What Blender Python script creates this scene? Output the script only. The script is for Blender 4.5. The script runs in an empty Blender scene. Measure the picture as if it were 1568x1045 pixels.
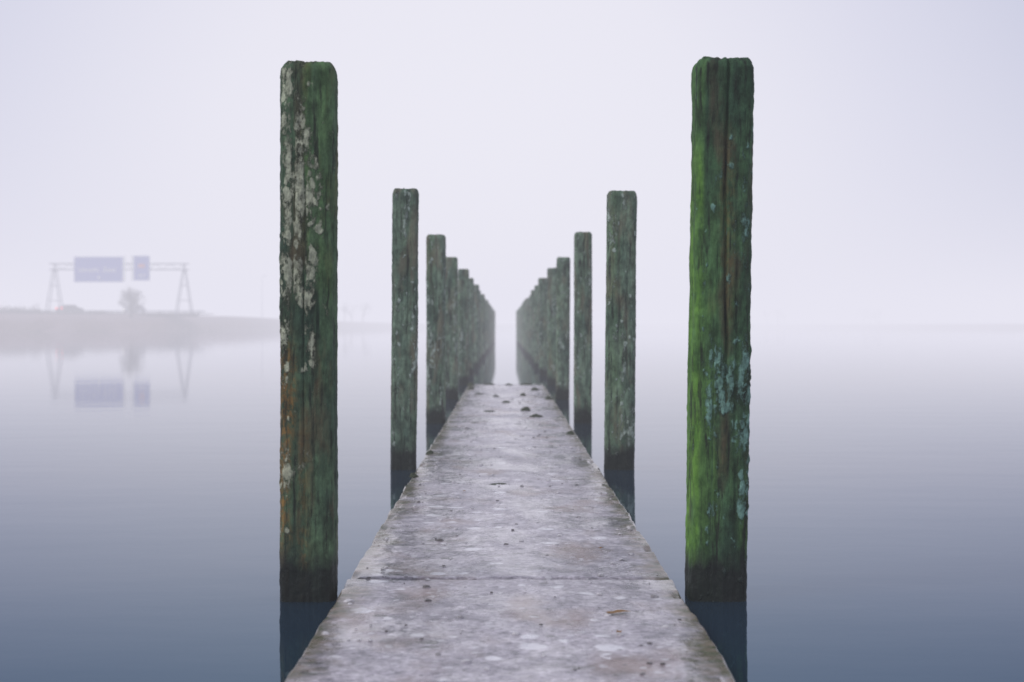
import bpy, math, random
from mathutils import Vector, noise, Matrix
random.seed(7)
sc = bpy.context.scene
sc.view_settings.view_transform = 'Standard'
sc.view_settings.look = 'None'
sc.view_settings.exposure = 0

# ------------------------------------------------------------ helpers
def newmat(name):
    m = bpy.data.materials.new(name); m.use_nodes = True
    nt = m.node_tree; nt.nodes.clear()
    return m, nt
class G:
    def __init__(s, nt): s.nt = nt
    def n(s, t, **kw):
        nd = s.nt.nodes.new(t)
        for k, v in kw.items(): setattr(nd, k, v)
        return nd
    def l(s, a, b): s.nt.links.new(a, b)
    def noise(s, vec, scale, detail=4, rough=.55):
        nd = s.n('ShaderNodeTexNoise'); nd.inputs['Scale'].default_value = scale
        nd.inputs['Detail'].default_value = detail; nd.inputs['Roughness'].default_value = rough
        s.l(vec, nd.inputs['Vector']); return nd.outputs['Fac']
    def mapping(s, vec, scale=(1,1,1), loc=(0,0,0)):
        nd = s.n('ShaderNodeMapping'); nd.inputs['Scale'].default_value = scale
        nd.inputs['Location'].default_value = loc
        s.l(vec, nd.inputs['Vector']); return nd.outputs['Vector']
    def ramp(s, fac, stops, interp='LINEAR'):
        nd = s.n('ShaderNodeValToRGB'); cr = nd.color_ramp; cr.interpolation = interp
        while len(cr.elements) < len(stops): cr.elements.new(.5)
        for e, (p, c) in zip(cr.elements, stops):
            e.position = p
            e.color = (c, c, c, 1) if not hasattr(c, '__len__') else (c[0], c[1], c[2], 1)
        s.l(fac, nd.inputs[0]); return nd.outputs[0]
    def mix(s, fac, a, b, mode='MIX'):
        nd = s.n('ShaderNodeMixRGB', blend_type=mode)
        for i, v in zip((0, 1, 2), (fac, a, b)):
            if hasattr(v, 'is_linked') or hasattr(v, 'links'): s.l(v, nd.inputs[i])
            elif hasattr(v, '__len__'): nd.inputs[i].default_value = (*v[:3], 1)
            else: nd.inputs[i].default_value = v if i == 0 else (v, v, v, 1)
        return nd.outputs[0]
    def math(s, op, a, b=0., clamp=False):
        nd = s.n('ShaderNodeMath', operation=op, use_clamp=clamp)
        for i, v in zip((0, 1), (a, b)):
            if hasattr(v, 'links'): s.l(v, nd.inputs[i])
            else: nd.inputs[i].default_value = v
        return nd.outputs[0]
    def sep(s, vec):
        nd = s.n('ShaderNodeSeparateXYZ'); s.l(vec, nd.inputs[0]); return nd.outputs
    def voro(s, vec, scale, wob=.02, wscale=30, stretch=(1,1,1)):
        nz = s.n('ShaderNodeTexNoise'); nz.inputs['Scale'].default_value = wscale; s.l(vec, nz.inputs['Vector'])
        k = s.n('ShaderNodeVectorMath', operation='SCALE'); k.inputs['Scale'].default_value = wob; s.l(nz.outputs['Color'], k.inputs[0])
        a = s.n('ShaderNodeVectorMath', operation='ADD'); s.l(vec, a.inputs[0]); s.l(k.outputs[0], a.inputs[1])
        vo = s.n('ShaderNodeTexVoronoi'); vo.inputs['Scale'].default_value = scale
        s.l(s.mapping(a.outputs[0], stretch), vo.inputs['Vector'])
        sp = s.n('ShaderNodeSeparateColor'); s.l(vo.outputs['Color'], sp.inputs[0])
        return vo.outputs['Distance'], sp.outputs[0], sp.outputs[1]
    def bsdf(s, col, rough, normal=None, spec=None, ior=None):
        p = s.n('ShaderNodeBsdfPrincipled'); o = s.n('ShaderNodeOutputMaterial')
        for key, v in (('Base Color', col), ('Roughness', rough)):
            if hasattr(v, 'links'): s.l(v, p.inputs[key])
            elif hasattr(v, '__len__'): p.inputs[key].default_value = (*v, 1)
            else: p.inputs[key].default_value = v
        if normal is not None: s.l(normal, p.inputs['Normal'])
        if spec is not None: p.inputs['Specular IOR Level'].default_value = spec
        if ior is not None: p.inputs['IOR'].default_value = ior
        s.l(p.outputs[0], o.inputs['Surface']); return p
    def bump(s, h, strength, dist):
        nd = s.n('ShaderNodeBump'); nd.inputs['Strength'].default_value = strength
        nd.inputs['Distance'].default_value = dist; s.l(h, nd.inputs['Height']); return nd.outputs[0]
    def obj(s): return s.n('ShaderNodeTexCoord').outputs['Object']

def mkobj(name, verts, faces, mat=None, smooth=False, parent=None):
    me = bpy.data.meshes.new(name); me.from_pydata(verts, [], faces); me.update()
    if smooth: me.polygons.foreach_set('use_smooth', [True]*len(me.polygons))
    ob = bpy.data.objects.new(name, me); sc.collection.objects.link(ob)
    if mat: me.materials.append(mat)
    if parent: ob.parent = parent
    return ob
def empty(name, loc=(0,0,0)):
    e = bpy.data.objects.new(name, None); e.location = loc; sc.collection.objects.link(e); return e
def sstep(a, b, x):
    t = max(0, min(1, (x-a)/(b-a))); return t*t*(3-2*t)
def box(V, F, c, s):
    b = len(V); x, y, z = c; a, d, h = s[0]/2, s[1]/2, s[2]/2
    V += [(x-a,y-d,z-h),(x+a,y-d,z-h),(x+a,y+d,z-h),(x-a,y+d,z-h),(x-a,y-d,z+h),(x+a,y-d,z+h),(x+a,y+d,z+h),(x-a,y+d,z+h)]
    F += [(b,b+3,b+2,b+1),(b+4,b+5,b+6,b+7),(b,b+1,b+5,b+4),(b+1,b+2,b+6,b+5),(b+2,b+3,b+7,b+6),(b+3,b,b+4,b+7)]
def tube(V, F, p0, p1, r0, r1, n=5):
    p0 = Vector(p0); p1 = Vector(p1); d = (p1-p0)
    if d.length < 1e-6: return
    d.normalize(); u = d.orthogonal().normalized(); w = d.cross(u); b = len(V)
    for p, r in ((p0, r0), (p1, r1)):
        for i in range(n):
            a = 2*math.pi*i/n; V.append(tuple(p + (u*math.cos(a)+w*math.sin(a))*r))
    for i in range(n):
        j = (i+1) % n; F.append((b+i, b+j, b+n+j, b+n+i))
    F.append(tuple(b+n+i for i in range(n))); F.append(tuple(b+n-1-i for i in range(n)))

def simplemat(name, c, rough=.6, var=.25, scale=3):
    m, nt = newmat(name); g = G(nt)
    f = g.noise(g.obj(), scale, 5)
    col = g.mix(f, tuple(x*(1-var) for x in c), tuple(x*(1+var) for x in c))
    g.bsdf(col, rough); return m

# ------------------------------------------------------------ world / light
w = bpy.data.worlds.new("World"); sc.world = w; w.use_nodes = True
nt = w.node_tree; nt.nodes.clear(); g = G(nt)
sky = g.n('ShaderNodeTexSky', sky_type='NISHITA'); sky.sun_disc = False
SUN_EL, SUN_AZ = math.radians(38), math.radians(-115)
sky.sun_elevation = SUN_EL; sky.sun_rotation = SUN_AZ
b1 = g.n('ShaderNodeBackground'); b1.inputs[1].default_value = .08; g.l(sky.outputs[0], b1.inputs[0])
tc = g.n('ShaderNodeTexCoord')
nrm = g.n('ShaderNodeVectorMath', operation='NORMALIZE'); g.l(tc.outputs['Generated'], nrm.inputs[0])
dp = g.n('ShaderNodeVectorMath', operation='DOT_PRODUCT'); g.l(nrm.outputs[0], dp.inputs[0])
dv = Vector((-.03, 1, .09)).normalized(); dp.inputs[1].default_value = dv
ovc = g.ramp(dp.outputs['Value'], [(0, (.54,.56,.67)), (.75, (.50,.53,.67)), (.915, (.54,.56,.72)), (.955, (.71,.71,.845)), (.985, (.87,.855,.94)), (1, (.90,.885,.96))])
b2 = g.n('ShaderNodeBackground'); b2.inputs[1].default_value = 1.0; g.l(ovc, b2.inputs[0])
mx = g.n('ShaderNodeMixShader'); mx.inputs[0].default_value = .93
g.l(b1.outputs[0], mx.inputs[1]); g.l(b2.outputs[0], mx.inputs[2])
o = g.n('ShaderNodeOutputWorld'); g.l(mx.outputs[0], o.inputs['Surface'])

sl = bpy.data.lights.new("sun", 'SUN'); sl.energy = 1.4; sl.angle = math.radians(25); sl.color = (1, .98, .95)
so = bpy.data.objects.new("sun", sl); sc.collection.objects.link(so)
sd = Vector((math.sin(SUN_AZ)*math.cos(SUN_EL), math.cos(SUN_AZ)*math.cos(SUN_EL), math.sin(SUN_EL)))
so.rotation_euler = sd.to_track_quat('Z', 'Y').to_euler()

# ------------------------------------------------------------ fog (absorbing volume, its own emission stands in for scattered light)
SIG = .0048; FC = (.80, .79, .89)
m, nt = newmat("fog_volume"); g = G(nt)
ab = g.n('ShaderNodeVolumeAbsorption'); ab.inputs[0].default_value = (0,0,0,1); ab.inputs[1].default_value = SIG
em = g.n('ShaderNodeEmission'); em.inputs[0].default_value = (*FC, 1); em.inputs[1].default_value = SIG
ad = g.n('ShaderNodeAddShader'); g.l(ab.outputs[0], ad.inputs[0]); g.l(em.outputs[0], ad.inputs[1])
oo = g.n('ShaderNodeOutputMaterial'); g.l(ad.outputs[0], oo.inputs['Volume'])
V, F = [], []; box(V, F, (0, 0, 8), (2400, 2400, 18)); mkobj("fog", V, F, m)

# ------------------------------------------------------------ water
m, nt = newmat("lake_water"); g = G(nt); oc = g.obj()
h1 = g.noise(g.mapping(oc, (.6, 1.1, 1)), 1.3, 2); h2 = g.noise(g.mapping(oc, (1, 2.2, 1)), 6, 2)
hh = g.math('ADD', g.math('MULTIPLY', h1, 1.), g.math('MULTIPLY', h2, .10))
nb = g.bump(hh, 1, .0016)
big = g.noise(oc, .02, 2)
fr = g.n('ShaderNodeFresnel'); fr.inputs[0].default_value = 1.33; g.l(nb, fr.inputs['Normal'])
gl = g.n('ShaderNodeBsdfGlossy'); gl.inputs['Roughness'].default_value = .035; g.l(nb, gl.inputs['Normal'])
g.l(g.ramp(fr.outputs[0], [(.02, (.3,.55,.75)), (.20, (.50,.70,.92)), (.36, (.80,.88,1.0)), (.55, (.93,.95,1.0)), (.8, (.99,.99,1))]), gl.inputs['Color'])
df = g.n('ShaderNodeBsdfDiffuse'); g.l(g.mix(big, (.011,.028,.048), (.015,.034,.056)), df.inputs['Color'])
ms = g.n('ShaderNodeMixShader'); g.l(fr.outputs[0], ms.inputs[0]); g.l(df.outputs[0], ms.inputs[1]); g.l(gl.outputs[0], ms.inputs[2])
om = g.n('ShaderNodeOutputMaterial'); g.l(ms.outputs[0], om.inputs['Surface'])
mkobj("water", [(-3000,-3000,0),(3000,-3000,0),(3000,3000,0),(-3000,3000,0)], [(0,1,2,3)], m)

# ------------------------------------------------------------ jetty deck
EYE = .81; DT = .038
m, nt = newmat("wet_concrete"); g = G(nt); oc = g.obj(); X, Y, Z = g.sep(oc)
n1 = g.noise(oc, 2.2, 5); n2 = g.noise(oc, 11, 6, .68); n3 = g.noise(oc, 60, 4, .75)
c = g.mix(g.ramp(n1, [(.35, 0), (.65, 1)]), (.27, .245, .285), (.41, .37, .42))
c = g.mix(g.ramp(n2, [(.48, 0), (.61, .8)]), c, (.57, .53, .57))
c = g.mix(g.ramp(n2, [(.35, .85), (.45, 0)]), c, (.12, .115, .135))
c = g.mix(.8, c, g.ramp(n3, [(.32, .36), (.5, .97), (.68, 1.65)]), 'MULTIPLY')
c = g.mix(g.ramp(g.noise(g.mapping(oc, (1,.6,1), (3,1,0)), 3.5, 5), [(.54, 0), (.70, .7)]), c, (.23, .145, .115))
def spots(c, scale, thr, gain, col, amt, wob=.04):
    d, ra, rb = g.voro(oc, scale, wob, 26)
    rad = g.math('MULTIPLY', g.math('SUBTRACT', ra, thr), gain)
    s_ = g.math('MULTIPLY', g.math('SUBTRACT', rad, d), 9, True)
    return g.mix(g.math('MULTIPLY', s_, amt), c, col), s_
c, s1 = spots(c, 11, .56, 1.0, (.80, .78, .82), .85)
c, s2 = spots(c, 34, .56, 1.1, (.64, .62, .66), .65, .02)
c, s3 = spots(c, 13, .74, 1.4, (.07, .07, .065), .7, .06)
c, s4 = spots(c, 46, .74, 1.5, (.07, .065, .065), .6, .02)
ax = g.math('ABSOLUTE', g.math('ADD', X, -.015))
edge = g.math('ADD', ax, g.math('MULTIPLY', g.math('ADD', g.noise(oc, 6, 6, .75), -.5), .36))
em_ = g.ramp(edge, [(.40, 0), (.485, .88)])
c = g.mix(em_, c, g.mix(g.ramp(g.noise(oc, 22, 4), [(.35, 0), (.65, 1)]), (.075, .085, .035), (.21, .155, .11)))
pud = g.ramp(g.noise(g.mapping(oc, (1, .55, 1), (5,2,0)), 3.4, 5, .6), [(.44, 0), (.57, 1)])
ro = g.math('ADD', g.math('MULTIPLY', pud, -.18), .31)
hb = g.math('ADD', g.math('ADD', g.math('MULTIPLY', n2, 1), g.math('MULTIPLY', n3, .45)), g.math('ADD', g.math('MULTIPLY', s1, .25), g.math('MULTIPLY', s2, .25)))
hb = g.math('MULTIPLY', hb, g.math('ADD', g.math('MULTIPLY', pud, -.6), 1.))
g.bsdf(c, ro, g.bump(hb, .6, .006), spec=.62)
MDECK = m

deck = empty("concrete_jetty")
def slab(name, y0, y1, dy, ragged=False):
    nx = 80; ny = int((y1-y0)/dy); V, F = [], []
    for j in range(ny+1):
        y = y0+(y1-y0)*j/ny
        for k in range(nx+1+4):
            if k < 2: u, dz = -.5, (-.28 if k == 0 else -.02)
            elif k >= nx+3: u, dz = .5, (-.02 if k == nx+3 else -.28)
            else:
                u = -.5+(k-2)/nx; dz = 0
                if k == 2: u += .010
                if k == nx+2: u -= .010
            side = 1 if u > 0 else -1
            z = DT+dz + .004*noise.noise((u*2.2, y*1.3, 3)) + .0020*noise.noise((u*14, y*14, 1)) + .0014*noise.noise((u*31, y*31, 1))
            xx = u*1.0+.015
            e = abs(u)/.5
            if e > .93:
                ch = noise.noise((y*2.1, side*9, 5))*.008+noise.noise((y*11, side*9, 8))*.008
                xx += side*ch; z -= max(0, noise.noise((y*6, side*4, 2))-.1)*.035
            yy = y
            if j in (0, ny):
                z -= .004 if dz == 0 else 0
                yy += (1 if j == 0 else -1)*max(0, noise.noise((u*9, y, 3)))*.008
            if ragged and j > ny-6:
                yy += .10*noise.noise((u*5, 2, 2))*((j-ny+6)/6)
                z -= .0025*(j-ny+6)*(.5+noise.noise((u*9, 1, 2)))
            V.append((xx, yy, z))
    r = nx+5
    for j in range(ny):
        for k in range(r-1):
            a = j*r+k; F.append((a, a+1, a+r+1, a+r))
    F.append(tuple(range(r-1, -1, -1))); F.append(tuple(ny*r+k for k in range(r)))
    return mkobj(name, V, F, MDECK, True, deck)
slab("slab_1", -3.0, 4.352, .018)
slab("slab_2", 4.366, 19.0, .020, True)
jm = simplemat("joint_dirt", (.03, .03, .025), .8)
V, F = [], []; box(V, F, (.015, 4.359, -.03), (.96, .0135, .10)); mkobj("joint", V, F, jm, False, deck)

# ------------------------------------------------------------ posts
def postmat(name, base_d, base_l, lich, lich_thr, brown, spotty=.35):
    m, nt = newmat(name); g = G(nt); oc = g.obj()
    oi = g.n('ShaderNodeObjectInfo'); off = g.n('ShaderNodeVectorMath', operation='ADD')
    sv = g.n('ShaderNodeCombineXYZ'); r10 = g.math('MULTIPLY', oi.outputs['Random'], 40)
    g.l(r10, sv.inputs[0]); g.l(r10, sv.inputs[2]); g.l(oc, off.inputs[0]); g.l(sv.outputs[0], off.inputs[1]); p = off.outputs[0]
    X, Y, Z = g.sep(oc)
    att = g.n('ShaderNodeVertexColor', layer_name='masks'); sp = g.n('ShaderNodeSeparateColor'); g.l(att.outputs[0], sp.inputs[0])
    L, GR, BR = sp.outputs[0], sp.outputs[1], sp.outputs[2]
    fib = g.noise(g.mapping(p, (1, 1, .08)), 48, 5, .7)
    blo = g.noise(g.mapping(p, (1, 1, .4)), 9, 5, .6)
    fine = g.noise(g.mapping(p, (1, 1, .7)), 60, 5, .75)
    mot = g.noise(g.mapping(p, (1, 1, .55)), 24, 6, .7)
    c = g.mix(g.ramp(blo, [(.36, 0), (.60, 1)]), base_d, base_l)
    c = g.mix(.9, c, g.ramp(mot, [(.36, .42), (.5, 1.0), (.66, 1.7)]), 'MULTIPLY')
    c = g.mix(g.ramp(g.noise(g.mapping(p, (1, 1, .2)), 12, 5, .6), [(.51, 0), (.63, .7)]), c, brown)
    gm = g.math('MULTIPLY', GR, g.ramp(g.noise(g.mapping(p, (1,1,.3)), 14, 5, .6), [(.38, .25), (.56, 1)]), True)
    c = g.mix(gm, c, g.mix(g.ramp(mot, [(.35, 0), (.62, 1)]), (.050, .135, .022), (.17, .36, .055)))
    bm = g.math('MULTIPLY', BR, g.ramp(fine, [(.42, .1), (.56, 1)]))
    c = g.mix(bm, c, g.mix(g.ramp(fib, [(.35, 0), (.65, 1)]), (.07, .045, .02), (.32, .18, .05)))
    c = g.mix(g.ramp(fib, [(.37, .88), (.47, 0)]), c, (.013, .018, .013))
    ln = g.math('ADD', g.math('MULTIPLY', g.noise(g.mapping(p, (1,1,.5)), 22, 7, .78), .95), g.math('MULTIPLY', L, .17))
    lm = g.ramp(ln, [(lich_thr, 0), (lich_thr+.06, .85)])
    d, ra, rb = g.voro(p, 42, .03, 40, (1, 1, .6))
    rr = g.math('MULTIPLY', g.math('SUBTRACT', g.math('ADD', ra, g.math('MULTIPLY', L, spotty)), .80), 1.5)
    ls = g.math('MULTIPLY', g.math('SUBTRACT', rr, d), 6, True)
    lm = g.math('MAXIMUM', lm, g.math('MULTIPLY', ls, .8))
    lc = g.mix(g.ramp(fine, [(.35, 0), (.62, 1)]), tuple(x*.42 for x in lich), tuple(min(1, x*1.3) for x in lich))
    c = g.mix(lm, c, lc)
    wz = g.math('ADD', Z, g.math('MULTIPLY', g.math('ADD', g.noise(g.mapping(p, (1,1,.5)), 14, 4), -.5), .14))
    wet = g.ramp(wz, [(.09, 1), (.16, 0)])
    c = g.mix(g.math('MULTIPLY', wet, .94), c, (.006, .010, .010))
    ro = g.math('ADD', g.math('MULTIPLY', wet, -.30), .78)
    hb = g.math('ADD', g.math('MULTIPLY', fib, 1.2), g.math('ADD', g.math('MULTIPLY', fine, .7), g.math('MULTIPLY', lm, .8)))
    g.bsdf(c, ro, g.bump(hb, .9, .008), spec=.25)
    return m
M_L = postmat("mossy_wood_lichened", (.034, .066, .042), (.080, .140, .075), (.48, .50, .37), .60, (.13, .095, .055), .44)
M_R = postmat("mossy_wood_green", (.024, .056, .032), (.055, .125, .055), (.20, .37, .31), .62, (.080, .062, .042), .40)
M_G = postmat("mossy_wood_hazed", (.066, .110, .080), (.150, .215, .150), (.42, .50, .44), .60, (.18, .155, .11), .38)  # moss and lichen tones paled, fog haze painted into the farther posts

def post(x, yf, wd, top, seed, mat, hires=0, tilt=0., rot=0., mask=None, cracks=()):
    na, nz = {2: (120, 320), 1: (72, 180), 0: (36, 70)}[hires]
    V, F, C = [], [], []
    z0 = -.6; h = wd/2; s = seed*7.3; ex = 8.
    levels = [z0+(top-.026-z0)*i/nz for i in range(nz+1)]
    rings = [(z, 1.) for z in levels] + [(top-.014, .955), (top-.006, .90), (top-.001, .84), (top+.001, .6), (top-.001, .25)]
    for z, k in rings:
        for i in range(na):
            a = 2*math.pi*(i+.5)/na; ca, sa = math.cos(a), math.sin(a)
            r = (abs(ca)**ex+abs(sa)**ex)**(-1/ex)
            px, py = ca*r, sa*r
            corner = sstep(1.15, 1.3, r)
            d = .0045*noise.noise((px*1.5+s, py*1.5, z*2.0)) + .0035*noise.noise((px*9+s, py*9, z*1.1+s))
            d += .0028*noise.noise((px*7, py*7+s, z*22)) + .0018*noise.noise((px*12, py*12+s, z*60))
            d -= corner*.008*max(0, noise.noise((px*2+s, py*2, z*9))+.2)
            cm = 0
            for (ang, wdt, dep, zs, ze) in cracks:
                aa = ang+.10*noise.noise((z*1.6, ang, s))+.03*noise.noise((z*9, ang, s))
                dd = abs((a-aa+math.pi) % (2*math.pi)-math.pi)
                v = max(0, 1-dd/wdt)*sstep(zs-.1, zs+.1, z)*(1-sstep(ze-.1, ze+.02, z)); cm = max(cm, v); d -= dep*v
            L, GR, BR = (mask(px, py, a, z, s) if mask else (.25+.9*max(0, noise.noise((px+s, py, z*2.4))), .25*max(0, noise.noise((s, px, z*1.2))), 0))
            if L > .5: d += .007*max(0, noise.noise((px*14+s, py*14, z*55))+.1)*min(1, (L-.5)*3)
            L *= 1-cm; GR *= 1-cm
            zz = z
            if k < 1: zz += .009*noise.noise((px*6+s, py*6, 4))
            V.append(((px*h+ca*d)*k, (py*h+sa*d)*k, zz)); C.append((L, GR, BR, 1))
    nr = len(rings)
    for j in range(nr-1):
        for i in range(na):
            k = (i+1) % na; F.append((j*na+i, j*na+k, (j+1)*na+k, (j+1)*na+i))
    F.append(tuple((nr-1)*na+i for i in range(na)))
    ob = mkobj("wooden_post", V, F, mat, True)
    ca = ob.data.color_attributes.new('masks', 'FLOAT_COLOR', 'POINT')
    ca.data.foreach_set('color', [q for c in C for q in c])
    ob.location = (x, yf+h, 0); ob.rotation_euler = (0, math.radians(tilt), math.radians(rot))
    return ob

FRONT = -math.pi/2
def maskL(px, py, a, z, s):
    n = noise.noise((px*1.2, py, z*2.6+3))
    strip = 1-sstep(.25, .6, px+.35*noise.noise((z*3, 1, 2)))
    L = strip*(.38+.9*n)*sstep(.15, .5, z)
    if px < -.6: L += .35
    L += .95*math.exp(-((px-.05)/.30)**2-((z-.98)/.25)**2)*.8
    BR = 1.0*(1-sstep(-.80, -.35, px+.3*n))*sstep(.12, .25, z)*(1-sstep(.70, .85, z))
    BR = max(BR, .45*math.exp(-((px+.1)/.22)**2)*(1-sstep(.4, .7, z)))
    GR = sstep(.15, .5, px)*.22*sstep(.5, 1.0, z)+.30*math.exp(-((px-.0)/.2)**2)*sstep(.9, 1.2, z)
    return (max(0, min(1, L)), min(1, GR), min(1, BR))
def maskR(px, py, a, z, s):
    n = noise.noise((px*1.4, py, z*2.2+9))
    GR = 1.25*(1-sstep(-.90, -.62, px+.08*n))*(1-sstep(1.2, 1.45, z)*.75)
    GR = max(GR, .42*(1-sstep(-.40, -.05, px+.5*n))*(1-sstep(.9, 1.25, z)))
    GR = max(GR, .38*sstep(-.1, .4, n)*(1-sstep(.7, 1.0, z)))
    GR *= sstep(.05, .2, z)
    L = 1.2*math.exp(-((z-.62)/.13)**2)*sstep(-.8, -.35, px+.3*n)
    L = max(L, sstep(.25, .75, px+.2*n)*(1-sstep(.7, .9, z))*sstep(.2, .3, z)*.95)
    L = max(L, .22+.5*n)
    if px < -.75: L *= .4
    BR = .6*math.exp(-((px-.1)/.25)**2)*sstep(.3, .5, z)*max(0, n+.3)
    return (max(0, min(1, L)), min(1, GR), min(1, BR))

D1, SP = 4.17, 3.84
post(-.587, D1, .160, 1.588, 1, M_L, 2, 0.15, 3, maskL,
     [(FRONT-.12, .055, .008, .2, 1.3), (FRONT+.35, .05, .006, .1, .9), (FRONT-.5, .045, .006, .5, 1.5)])
post(.630, D1, .170, 1.600, 2, M_R, 2, .72, -1.5, maskR,
     [(FRONT+.10, .08, .018, .65, 1.7), (FRONT+.45, .05, .008, .2, 1.2), (FRONT-.35, .04, .005, .1, 1.0)])
post(-.577, D1+SP, .143, 1.585, 3, M_G, 1, .5, 5, None, [(FRONT+.2, .08, .007, .3, 1.5)])
post(.652, D1+SP, .168, 1.575, 4, M_G, 1, .45, -5, None, [(FRONT-.1, .08, .009, .2, 1.6), (FRONT+.4, .07, .006, .2, 1.1)])
for i in range(2, 19):
    r = random.Random(i*13)
    for sd_, bx in ((-1, -.588), (1, .645)):
        post(bx+r.uniform(-.015, .015), D1+SP*i, .150+r.uniform(-.008, .012), 1.59+r.uniform(-.025, .02),
             10+i*2+(sd_ > 0), M_G, 1 if i < 4 else 0, r.uniform(-.6, .6), r.uniform(-9, 9), None,
             [(FRONT+r.uniform(-.5, .5), .12, .006, .2, 1.6)])

# ------------------------------------------------------------ moss clumps / litter on the deck
mm, nt = newmat("moss"); g = G(nt); oc = g.obj()
g.bsdf(g.mix(g.noise(oc, 60, 4), (.012, .02, .012), (.06, .075, .035)), .9, g.bump(g.noise(oc, 120, 3), .8, .004))
def clump(x, y, r, hgt, seed, name="moss_clump", mat=mm):
    V, F = [], []; na, nr = 22, 8
    for j in range(nr):
        t = j/(nr-1)*math.pi/2
        for i in range(na):
            a = 2*math.pi*i/na
            k = 1+.5*noise.noise((math.cos(a)*1.3+seed, math.sin(a)*1.3, 0))+.28*noise.noise((math.cos(a)*4+seed, math.sin(a)*4, t*3))
            V.append((math.cos(t)*math.cos(a)*r*k, math.cos(t)*math.sin(a)*r*k,
                      math.sin(t)*hgt*(1+.6*noise.noise((math.cos(a)*2*math.cos(t)+seed, math.sin(a)*2, 7)))))
    for j in range(nr-1):
        for i in range(na):
            k = (i+1) % na; F.append((j*na+i, j*na+k, (j+1)*na+k, (j+1)*na+i))
    ob = mkobj(name, V, F, mat, True); ob.location = (x, y, DT-.003); return ob
for q in [(.19,13.0,.045,.035),(.265,12.1,.05,.025),(.01,14.4,.045,.018),(-.14,12.9,.055,.012),(-.10,15.6,.04,.018),(.20,15.8,.035,.03),
          (-.30,16.2,.06,.015),(.36,17.2,.05,.03),(-.42,17.5,.04,.03),(.05,18.7,.06,.018),(-.2,18.8,.08,.02),(.28,18.75,.07,.025),(-.45,18.6,.05,.035),
          (-.03,6.95,.055,.005),(.10,11.2,.03,.006),(-.24,11.4,.035,.006),(.47,10.2,.03,.02),(-.47,7.3,.022,.02),(-.455,8.6,.025,.02),(.46,15.0,.04,.03)]:
    clump(*q, seed=random.random()*50)
gm_, nt = newmat("grit"); g = G(nt); oc = g.obj()
g.bsdf(g.mix(g.ramp(g.noise(oc, 9, 2), [(.42, 0), (.52, 1)]), (.13, .12, .12), (.56, .54, .56)), .5)
V, F = [], []; R = random.Random(21)
for i in range(750):
    x = R.choice((-1, 1))*abs(R.uniform(0, 1))**.7*.47+.015; y = R.uniform(2.2, 19); s = min(.011, abs(R.gauss(0, .0034))+.0018)
    b = len(V); n = 7
    for zz, k in ((-.001, 1.), (s*.45, .85), (s*.7, .4)):
        for j in range(n):
            a = 2*math.pi*j/n; q = s*k*R.uniform(.7, 1.3); V.append((x+math.cos(a)*q*1.4, y+math.sin(a)*q, DT+zz+.001))
    for l in range(2):
        for j in range(n):
            k2 = (j+1) % n; F.append((b+l*n+j, b+l*n+k2, b+(l+1)*n+k2, b+(l+1)*n+j))
    F.append(tuple(b+2*n+j for j in range(n)))
mkobj("gravel", V, F, gm_)
lm_ = simplemat("dead_leaf", (.24, .12, .035), .7, .4, 40)
def leaf(x, y, s, rot):
    V = []; n = 14
    V.append((0, 0, .004))
    for i in range(n):
        a = 2*math.pi*i/n; rr = s*(.55+.45*abs(math.cos(a)))*(1+.18*math.cos(a*5))
        V.append((math.cos(a)*rr, math.sin(a)*rr*.6, .003+.004*abs(math.sin(a*1.5))))
    F = [(0, 1+i, 1+(i+1) % n) for i in range(n)]
    ob = mkobj("dead_leaf", V, F, lm_, True); ob.location = (x, y, DT+.003); ob.rotation_euler[2] = rot
leaf(.30, 3.80, .036, .3); leaf(.285, 3.55, .016, 1.4); leaf(-.19, 6.6, .014, 2.); leaf(.33, 4.9, .014, .8)

# ------------------------------------------------------------ far banks
shore = [(-.95,150),(-.75,175),(-.50,195),(-.36,205),(-.24,222),(-.18,280),(-.12,400),(-.05,560),(.05,760),(.14,820),(.22,700),(.30,560),(.37,470),(.5,400),(.75,320),(1.0,280)]
def shoreD(t):
    if t <= shore[0][0]: return shore[0][1]
    for (a, A), (b, B) in zip(shore, shore[1:]):
        if a <= t <= b: return A+(B-A)*(t-a)/(b-a)
    return shore[-1][1]
def bankH(t): return 2.75 if t < -.2 else 2.75-1.0*sstep(-.2, -.02, t)
V, F = [], []; N = 700
offs = [(-3,-.6),(0,-.02),(1.2,.35),(3.5,1.0),(7,1.9),(12,1.0),(14,1.0),(60,1.0),(400,1.0)]
for i in range(N+1):
    t = -.95+1.95*i/N; D = shoreD(t)+2.5*noise.noise((t*40, 0, 0)); H = bankH(t)
    for k, (of, hh_) in enumerate(offs):
        y = D+of
        if k < 2: z = hh_
        elif k < 4: z = hh_*(1+.3*noise.noise((t*90, k, 0)))
        elif k == 4: z = H*.72+.2*noise.noise((t*120, 2, 0))
        else: z = H+.08*noise.noise((t*70, k, 3))
        V.append((t*y, y, z))
r = len(offs)
for i in range(N):
    for k in range(r-1):
        a = i*r+k; F.append((a, a+r, a+r+1, a+1))
m, nt = newmat("winter_grass_bank"); g = G(nt); oc = g.obj()
f1 = g.noise(oc, .25, 6, .7); f2 = g.noise(oc, 3, 4)
g.bsdf(g.mix(g.mix(.5, f1, f2), (.08, .05, .055), (.30, .20, .20)), .95)
mkobj("ground", V, F, m)

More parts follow.
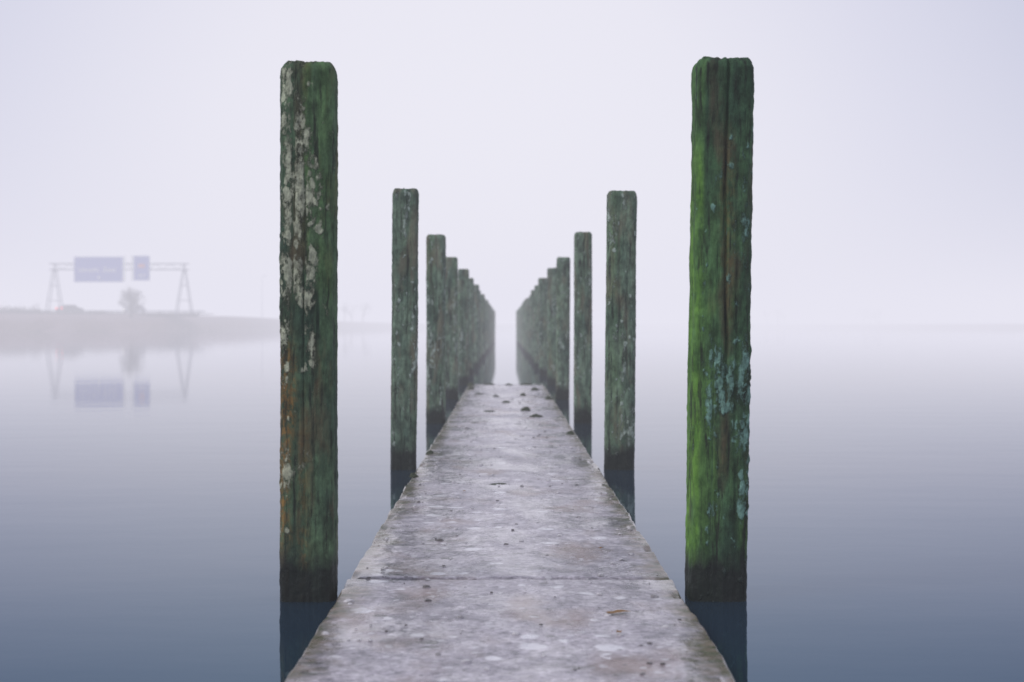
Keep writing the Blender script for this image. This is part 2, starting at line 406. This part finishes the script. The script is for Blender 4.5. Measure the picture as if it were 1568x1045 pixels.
rm = simplemat("dry_reeds", (.25, .165, .155), .9, .4, .8)
V, F = [], []
R = random.Random(3)
for i in range(9000):
    t = R.uniform(-.42, -.07); D = shoreD(t)+R.uniform(0, 4.5); x = t*D
    hgt = R.uniform(.5, 1.5)*(.75+.5*noise.noise((t*60, 0, 9))); wv = R.uniform(.03, .07); lx = R.uniform(-.2, .2)
    b = len(V); zb = (D-shoreD(t))*.28-.1
    V += [(x-wv, D, zb), (x+wv, D, zb), (x+lx, D+.1, zb+hgt)]; F.append((b, b+1, b+2))
mkobj("reed_bed", V, F, rm)

asph = simplemat("asphalt", (.05, .05, .052), .8)
V = []; F = []
box(V, F, (-118, 239, 2.88), (136, 11, .12)); mkobj("road", V, F, asph)
kb = simplemat("kerb_concrete", (.3, .3, .29), .8)
V, F = [], []; box(V, F, (-118, 233.3, 2.93), (136, .3, .24)); mkobj("kerb", V, F, kb)
lnm = simplemat("road_paint", (.75, .75, .73), .6, .1)
V, F = [], []
for i in range(22):
    x = -185+i*6; z = 2.945; b = len(V); V += [(x,238.93,z),(x+3,238.93,z),(x+3,239.07,z),(x,239.07,z)]; F.append((b,b+1,b+2,b+3))
mkobj("road_marking", V, F, lnm)
steel = simplemat("galvanised_steel", (.17, .19, .24), .5, .15, 1.)
V, F = [], []
for i in range(46):
    x = -149+i*2.2; box(V, F, (x, 232.6, 2.95), (.12, .1, .9))
tube(V, F, (-150, 232.5, 3.28), (-49, 232.5, 3.28), .09, .09, 8)
mkobj("guardrail", V, F, steel)

# gantry
gan = empty("highway_sign_gantry", (0, 0, 0)); GY = 231.
V, F = [], []
for xc in (-73.0, -52.0):
    for dx, dy in ((-1.35, -.9), (1.25, -.9), (-1.35, .9), (1.25, .9)):
        tube(V, F, (xc+dx, GY+dy, 2.5), (xc+dx*.12, GY+dy*.6, 10.0), .10, .085, 6)
    for z, k in ((5, .67), (7.4, .38)):
        for dy in (-.8, .8): tube(V, F, (xc-1.35*k, GY+dy, z), (xc+1.25*k, GY+dy, z), .045, .045, 5)
    tube(V, F, (xc, GY-.9, 9.9), (xc, GY+.9, 9.9), .10, .10, 6)
    tube(V, F, (xc, GY-.5, 9.7), (xc, GY-.5, 11.0), .09, .09, 6); tube(V, F, (xc, GY+.5, 9.7), (xc, GY+.5, 11.0), .09, .09, 6)
mkobj("legs", V, F, steel, False, gan)
V, F = [], []
for dy in (-.5, .5):
    for z in (10.0, 10.95): tube(V, F, (-73.8, GY+dy, z), (-51.3, GY+dy, z), .075, .075, 6)
    n = 18
    for i in range(n):
        xa = -73+21*i/n; xb = -73+21*(i+1)/n
        tube(V, F, (xa, GY+dy, 10.0 if i % 2 else 10.95), (xb, GY+dy, 10.95 if i % 2 else 10.0), .03, .03, 4)
mkobj("truss_beam", V, F, steel, False, gan)
blue = simplemat("sign_blue", (.003, .050, .48), .8, .12, .6); white = simplemat("sign_white", (.8, .8, .8), .5, .05)
red = simplemat("sign_red", (.6, .06, .05), .5, .05)
def panel(nm, x0, x1, z0, z1):
    V, F = [], []; box(V, F, ((x0+x1)/2, GY-.85, (z0+z1)/2), (x1-x0, .12, z1-z0)); mkobj(nm, V, F, blue, False, gan)
    V, F = [], []; t = .05; yy = GY-.93
    box(V, F, ((x0+x1)/2, yy, z1-.12), (x1-x0-.16, .03, t)); box(V, F, ((x0+x1)/2, yy, z0+.12), (x1-x0-.16, .03, t))
    for xx in (x0+.12, x1-.12): box(V, F, (xx, yy, (z0+z1)/2), (t, .03, z1-z0-.34))
    mkobj(nm+"_border", V, F, white, False, gan)
panel("sign_panel_wide", -69.6, -61.7, 7.95, 12.05); panel("sign_panel_narrow", -60.0, -57.4, 8.2, 12.2)
V, F = [], []
box(V, F, (-61.45, GY-.85, 10.1), (.22, .1, 4.2)); box(V, F, (-60.25, GY-.85, 10.2), (.22, .1, 4.2))
mkobj("sign_frames", V, F, white, False, gan)
def text(s, x, z, size, mat):
    cu = bpy.data.curves.new("t", 'FONT'); cu.body = s; cu.size = size; cu.extrude = .01
    ob = bpy.data.objects.new("t", cu); sc.collection.objects.link(ob)
    dg = bpy.context.evaluated_depsgraph_get(); me = bpy.data.meshes.new_from_object(ob.evaluated_get(dg))
    bpy.data.objects.remove(ob); o2 = bpy.data.objects.new("lettering", me); sc.collection.objects.link(o2)
    me.materials.clear(); me.materials.append(mat); o2.location = (x, GY-.94, z); o2.rotation_euler = (math.pi/2, 0, 0); o2.parent = gan
text("Utrecht  Zeist", -68.9, 9.6, 1.05, white)
text("A27", -59.3, 8.75, .75, white)
V, F = [], []; box(V, F, (-58.7, GY-.94, 10.6), (1.0, .03, .6)); mkobj("route_shield", V, F, red, False, gan)
V, F = [], []; tube(V, F, (-65.6, GY-.94, 8.95), (-65.6, GY-.94, 8.5), .08, .22, 4); mkobj("arrow", V, F, white, False, gan)

# cars
def car(x, y, col, heading, tail, head):
    e = empty("car", (x, y, 2.94)); e.rotation_euler[2] = heading
    P = [(-2.15,.35),(-2.2,.75),(-2.05,.98),(-1.55,1.05),(-1.0,1.42),(.35,1.44),(1.0,1.02),(1.95,.85),(2.15,.6),(2.12,.32)]
    V, F = [], []; n = len(P)
    rows = [(-.84,.94),(-.88,1.),(.88,1.),(.84,.94)]
    for (yy, k) in rows:
        for (px, pz) in P:
            inn = .16 if pz > 1.2 else 0
            V.append((px*k, yy-math.copysign(inn, yy), .32+(pz-.32)*(k if pz < 1.2 else 1)))
    for j in range(3):
        for i in range(n):
            k = (i+1) % n; F.append((j*n+i, j*n+k, (j+1)*n+k, (j+1)*n+i))
    F.append(tuple(range(n))[::-1]); F.append(tuple(3*n+i for i in range(n)))
    mkobj("body", V, F, simplemat("car_paint", col, .3, .05), False, e)
    V, F = [], []
    for sy in (-.80, .80):
        b = len(V); V += [(-1.35,sy*1.05,1.06),(.75,sy*1.05,1.06),(.3,sy*.93,1.37),(-.95,sy*.93,1.37)]; F.append((b,b+1,b+2,b+3))
    mkobj("windows", V, F, simplemat("car_glass", (.02,.02,.025), .1, .1), False, e)
    V, F = [], []
    for wx in (-1.35, 1.35):
        for sy in (-.82, .82): tube(V, F, (wx, sy-.12, .32), (wx, sy+.12, .32), .32, .32, 16)
    mkobj("wheels", V, F, simplemat("tyre", (.02,.02,.02), .9), False, e)
    def lampm(nm, c, s):
        m, nt = newmat(nm); g = G(nt); em = g.n('ShaderNodeEmission'); em.inputs[0].default_value = (*c, 1); em.inputs[1].default_value = s
        o = g.n('ShaderNodeOutputMaterial'); g.l(em.outputs[0], o.inputs[0]); return m
    V, F = [], []
    for sy in (-.68, .68): tube(V, F, (-2.26, sy, .86), (-2.1, sy, .86), .11, .11, 10)
    mkobj("tail_lights", V, F, lampm("tail_light", (1, .05, .03), tail), False, e)
    V, F = [], []
    for sy in (-.66, .66): tube(V, F, (2.18, sy, .68), (1.9, sy, .68), .10, .10, 10)
    mkobj("head_lights", V, F, lampm("head_light", (1, .95, .85), head), False, e)
car(-72.2, 236.5, (.03,.03,.04), math.radians(55), 4, 1)
car(-62.9, 241.5, (.30,.30,.34), math.radians(-110), 1, 4)

# bare trees
bark = simplemat("bark", (.055, .05, .045), .9)
def grow(V, F, p, d, L, r, lev, R, spread=.6):
    if lev == 0 or r < .007: return
    q = p+d*L; tube(V, F, p, q, r, r*.68, 5 if lev > 3 else 3)
    nb = 3 if lev > 2 else 4
    for i in range(nb):
        ax = Vector((R.gauss(0,1), R.gauss(0,1), R.gauss(0,1))).normalized()
        nd = (d+ax*spread+Vector((0,0,.08))).normalized()
        st = p+d*L*R.uniform(.55, 1.0)
        grow(V, F, st, nd, L*R.uniform(.62, .85), r*R.uniform(.5, .68), lev-1, R, spread)
def tree_into(V, F, x, y, z, h, seed, lev=7, spread=.62):
    R = random.Random(seed); grow(V, F, Vector((x, y, z)), Vector((R.uniform(-.05,.05), 0, 1)).normalized(), h*.30, h*.022+.03, lev, R, spread)
V, F = [], []; tree_into(V, F, -59.2, 226., 1.9, 5.6, 5, 8, .80); tree_into(V, F, -59.5, 226.1, 1.9, 5.2, 12, 7, .7)
R = random.Random(8)
for i in range(5200):
    u = Vector((R.gauss(0,1), R.gauss(0,1), R.gauss(0,1))).normalized()*(R.random()**.5)
    if noise.noise(u*2.3) < -.22: continue
    k = 1+.22*noise.noise(u*1.5+Vector((4, 0, 0)))
    c0 = Vector((-59.2, 226, 4.8))+Vector((u.x*2.0, u.y*1.8, u.z*1.95))*k; dd = (u+Vector((R.gauss(0,.4), R.gauss(0,.4), R.gauss(0,.4)))).normalized()*R.uniform(.15, .5)
    s = Vector((R.uniform(-.012,.012)+.012, 0, .008)); b = len(V); V += [tuple(c0-s), tuple(c0+s), tuple(c0+dd)]; F.append((b, b+1, b+2))
mkobj("bare_tree", V, F, bark)
V, F = [], []
R = random.Random(11)
for (x0, x1, y0, y1, n, h0, h1) in [(-120,-96,262,290,8,2,4),(-52,-47,440,470,3,8,11),
                                    (130,195,680,760,7,6,12),(-30,20,800,840,5,5,8)]:
    for i in range(n): tree_into(V, F, R.uniform(x0, x1), R.uniform(y0, y1), 1.6, R.uniform(h0, h1), R.random()*999, 5, .7)
mkobj("distant_treeline", V, F, bark)
scr = simplemat("scrub", (.05, .045, .04), .95, .4, 1)
V, F = [], []
for i in range(26000):
    k = R.random()
    cx = R.choice([-83,-80,-77.5,-86,-90,-74,-70,-66,-98,-106]) if k < .75 else R.uniform(-80, -34)
    x = R.gauss(cx, 1.3); hmax = (1.3 if cx < -76 else .7)*(1+.5*noise.noise((x*.6, 0, 0))) if k < .75 else .45
    y = R.gauss(231.0, .8); z = 2.35+abs(R.gauss(.2, .45))*hmax; s = R.uniform(.04, .12)
    b = len(V); a = R.uniform(0, 6.28)
    if x > -50: continue
    V += [(x-s*math.cos(a), y-s*math.sin(a), z), (x+s*math.cos(a), y+s*math.sin(a), z+R.uniform(-.05,.05)), (x+R.uniform(-.1,.1), y, z+s*2)]; F.append((b, b+1, b+2))
mkobj("scrub", V, F, scr)

sl_ = empty("street_lamp"); V, F = [], []
tube(V, F, (-49.5, 290, 2.2), (-49.5, 290, 11.0), .05, .03, 8)
tube(V, F, (-49.5, 290, 11.0), (-48.9, 290, 11.1), .03, .03, 6); mkobj("pole", V, F, steel, False, sl_)
V, F = [], []; box(V, F, (-48.7, 290, 11.1), (.5, .2, .08)); mkobj("lamp_head", V, F, steel, False, sl_)

# ------------------------------------------------------------ camera
cd = bpy.data.cameras.new("camera"); co = bpy.data.objects.new("camera", cd); sc.collection.objects.link(co)
co.location = (0, 0, EYE); co.rotation_euler = (math.radians(90-.592), 0, math.radians(-.28))
cd.lens = 50; cd.sensor_width = 36; cd.clip_start = .05; cd.clip_end = 6000
cd.dof.use_dof = True; cd.dof.focus_distance = 5.2; cd.dof.aperture_fstop = 3.4
sc.camera = co
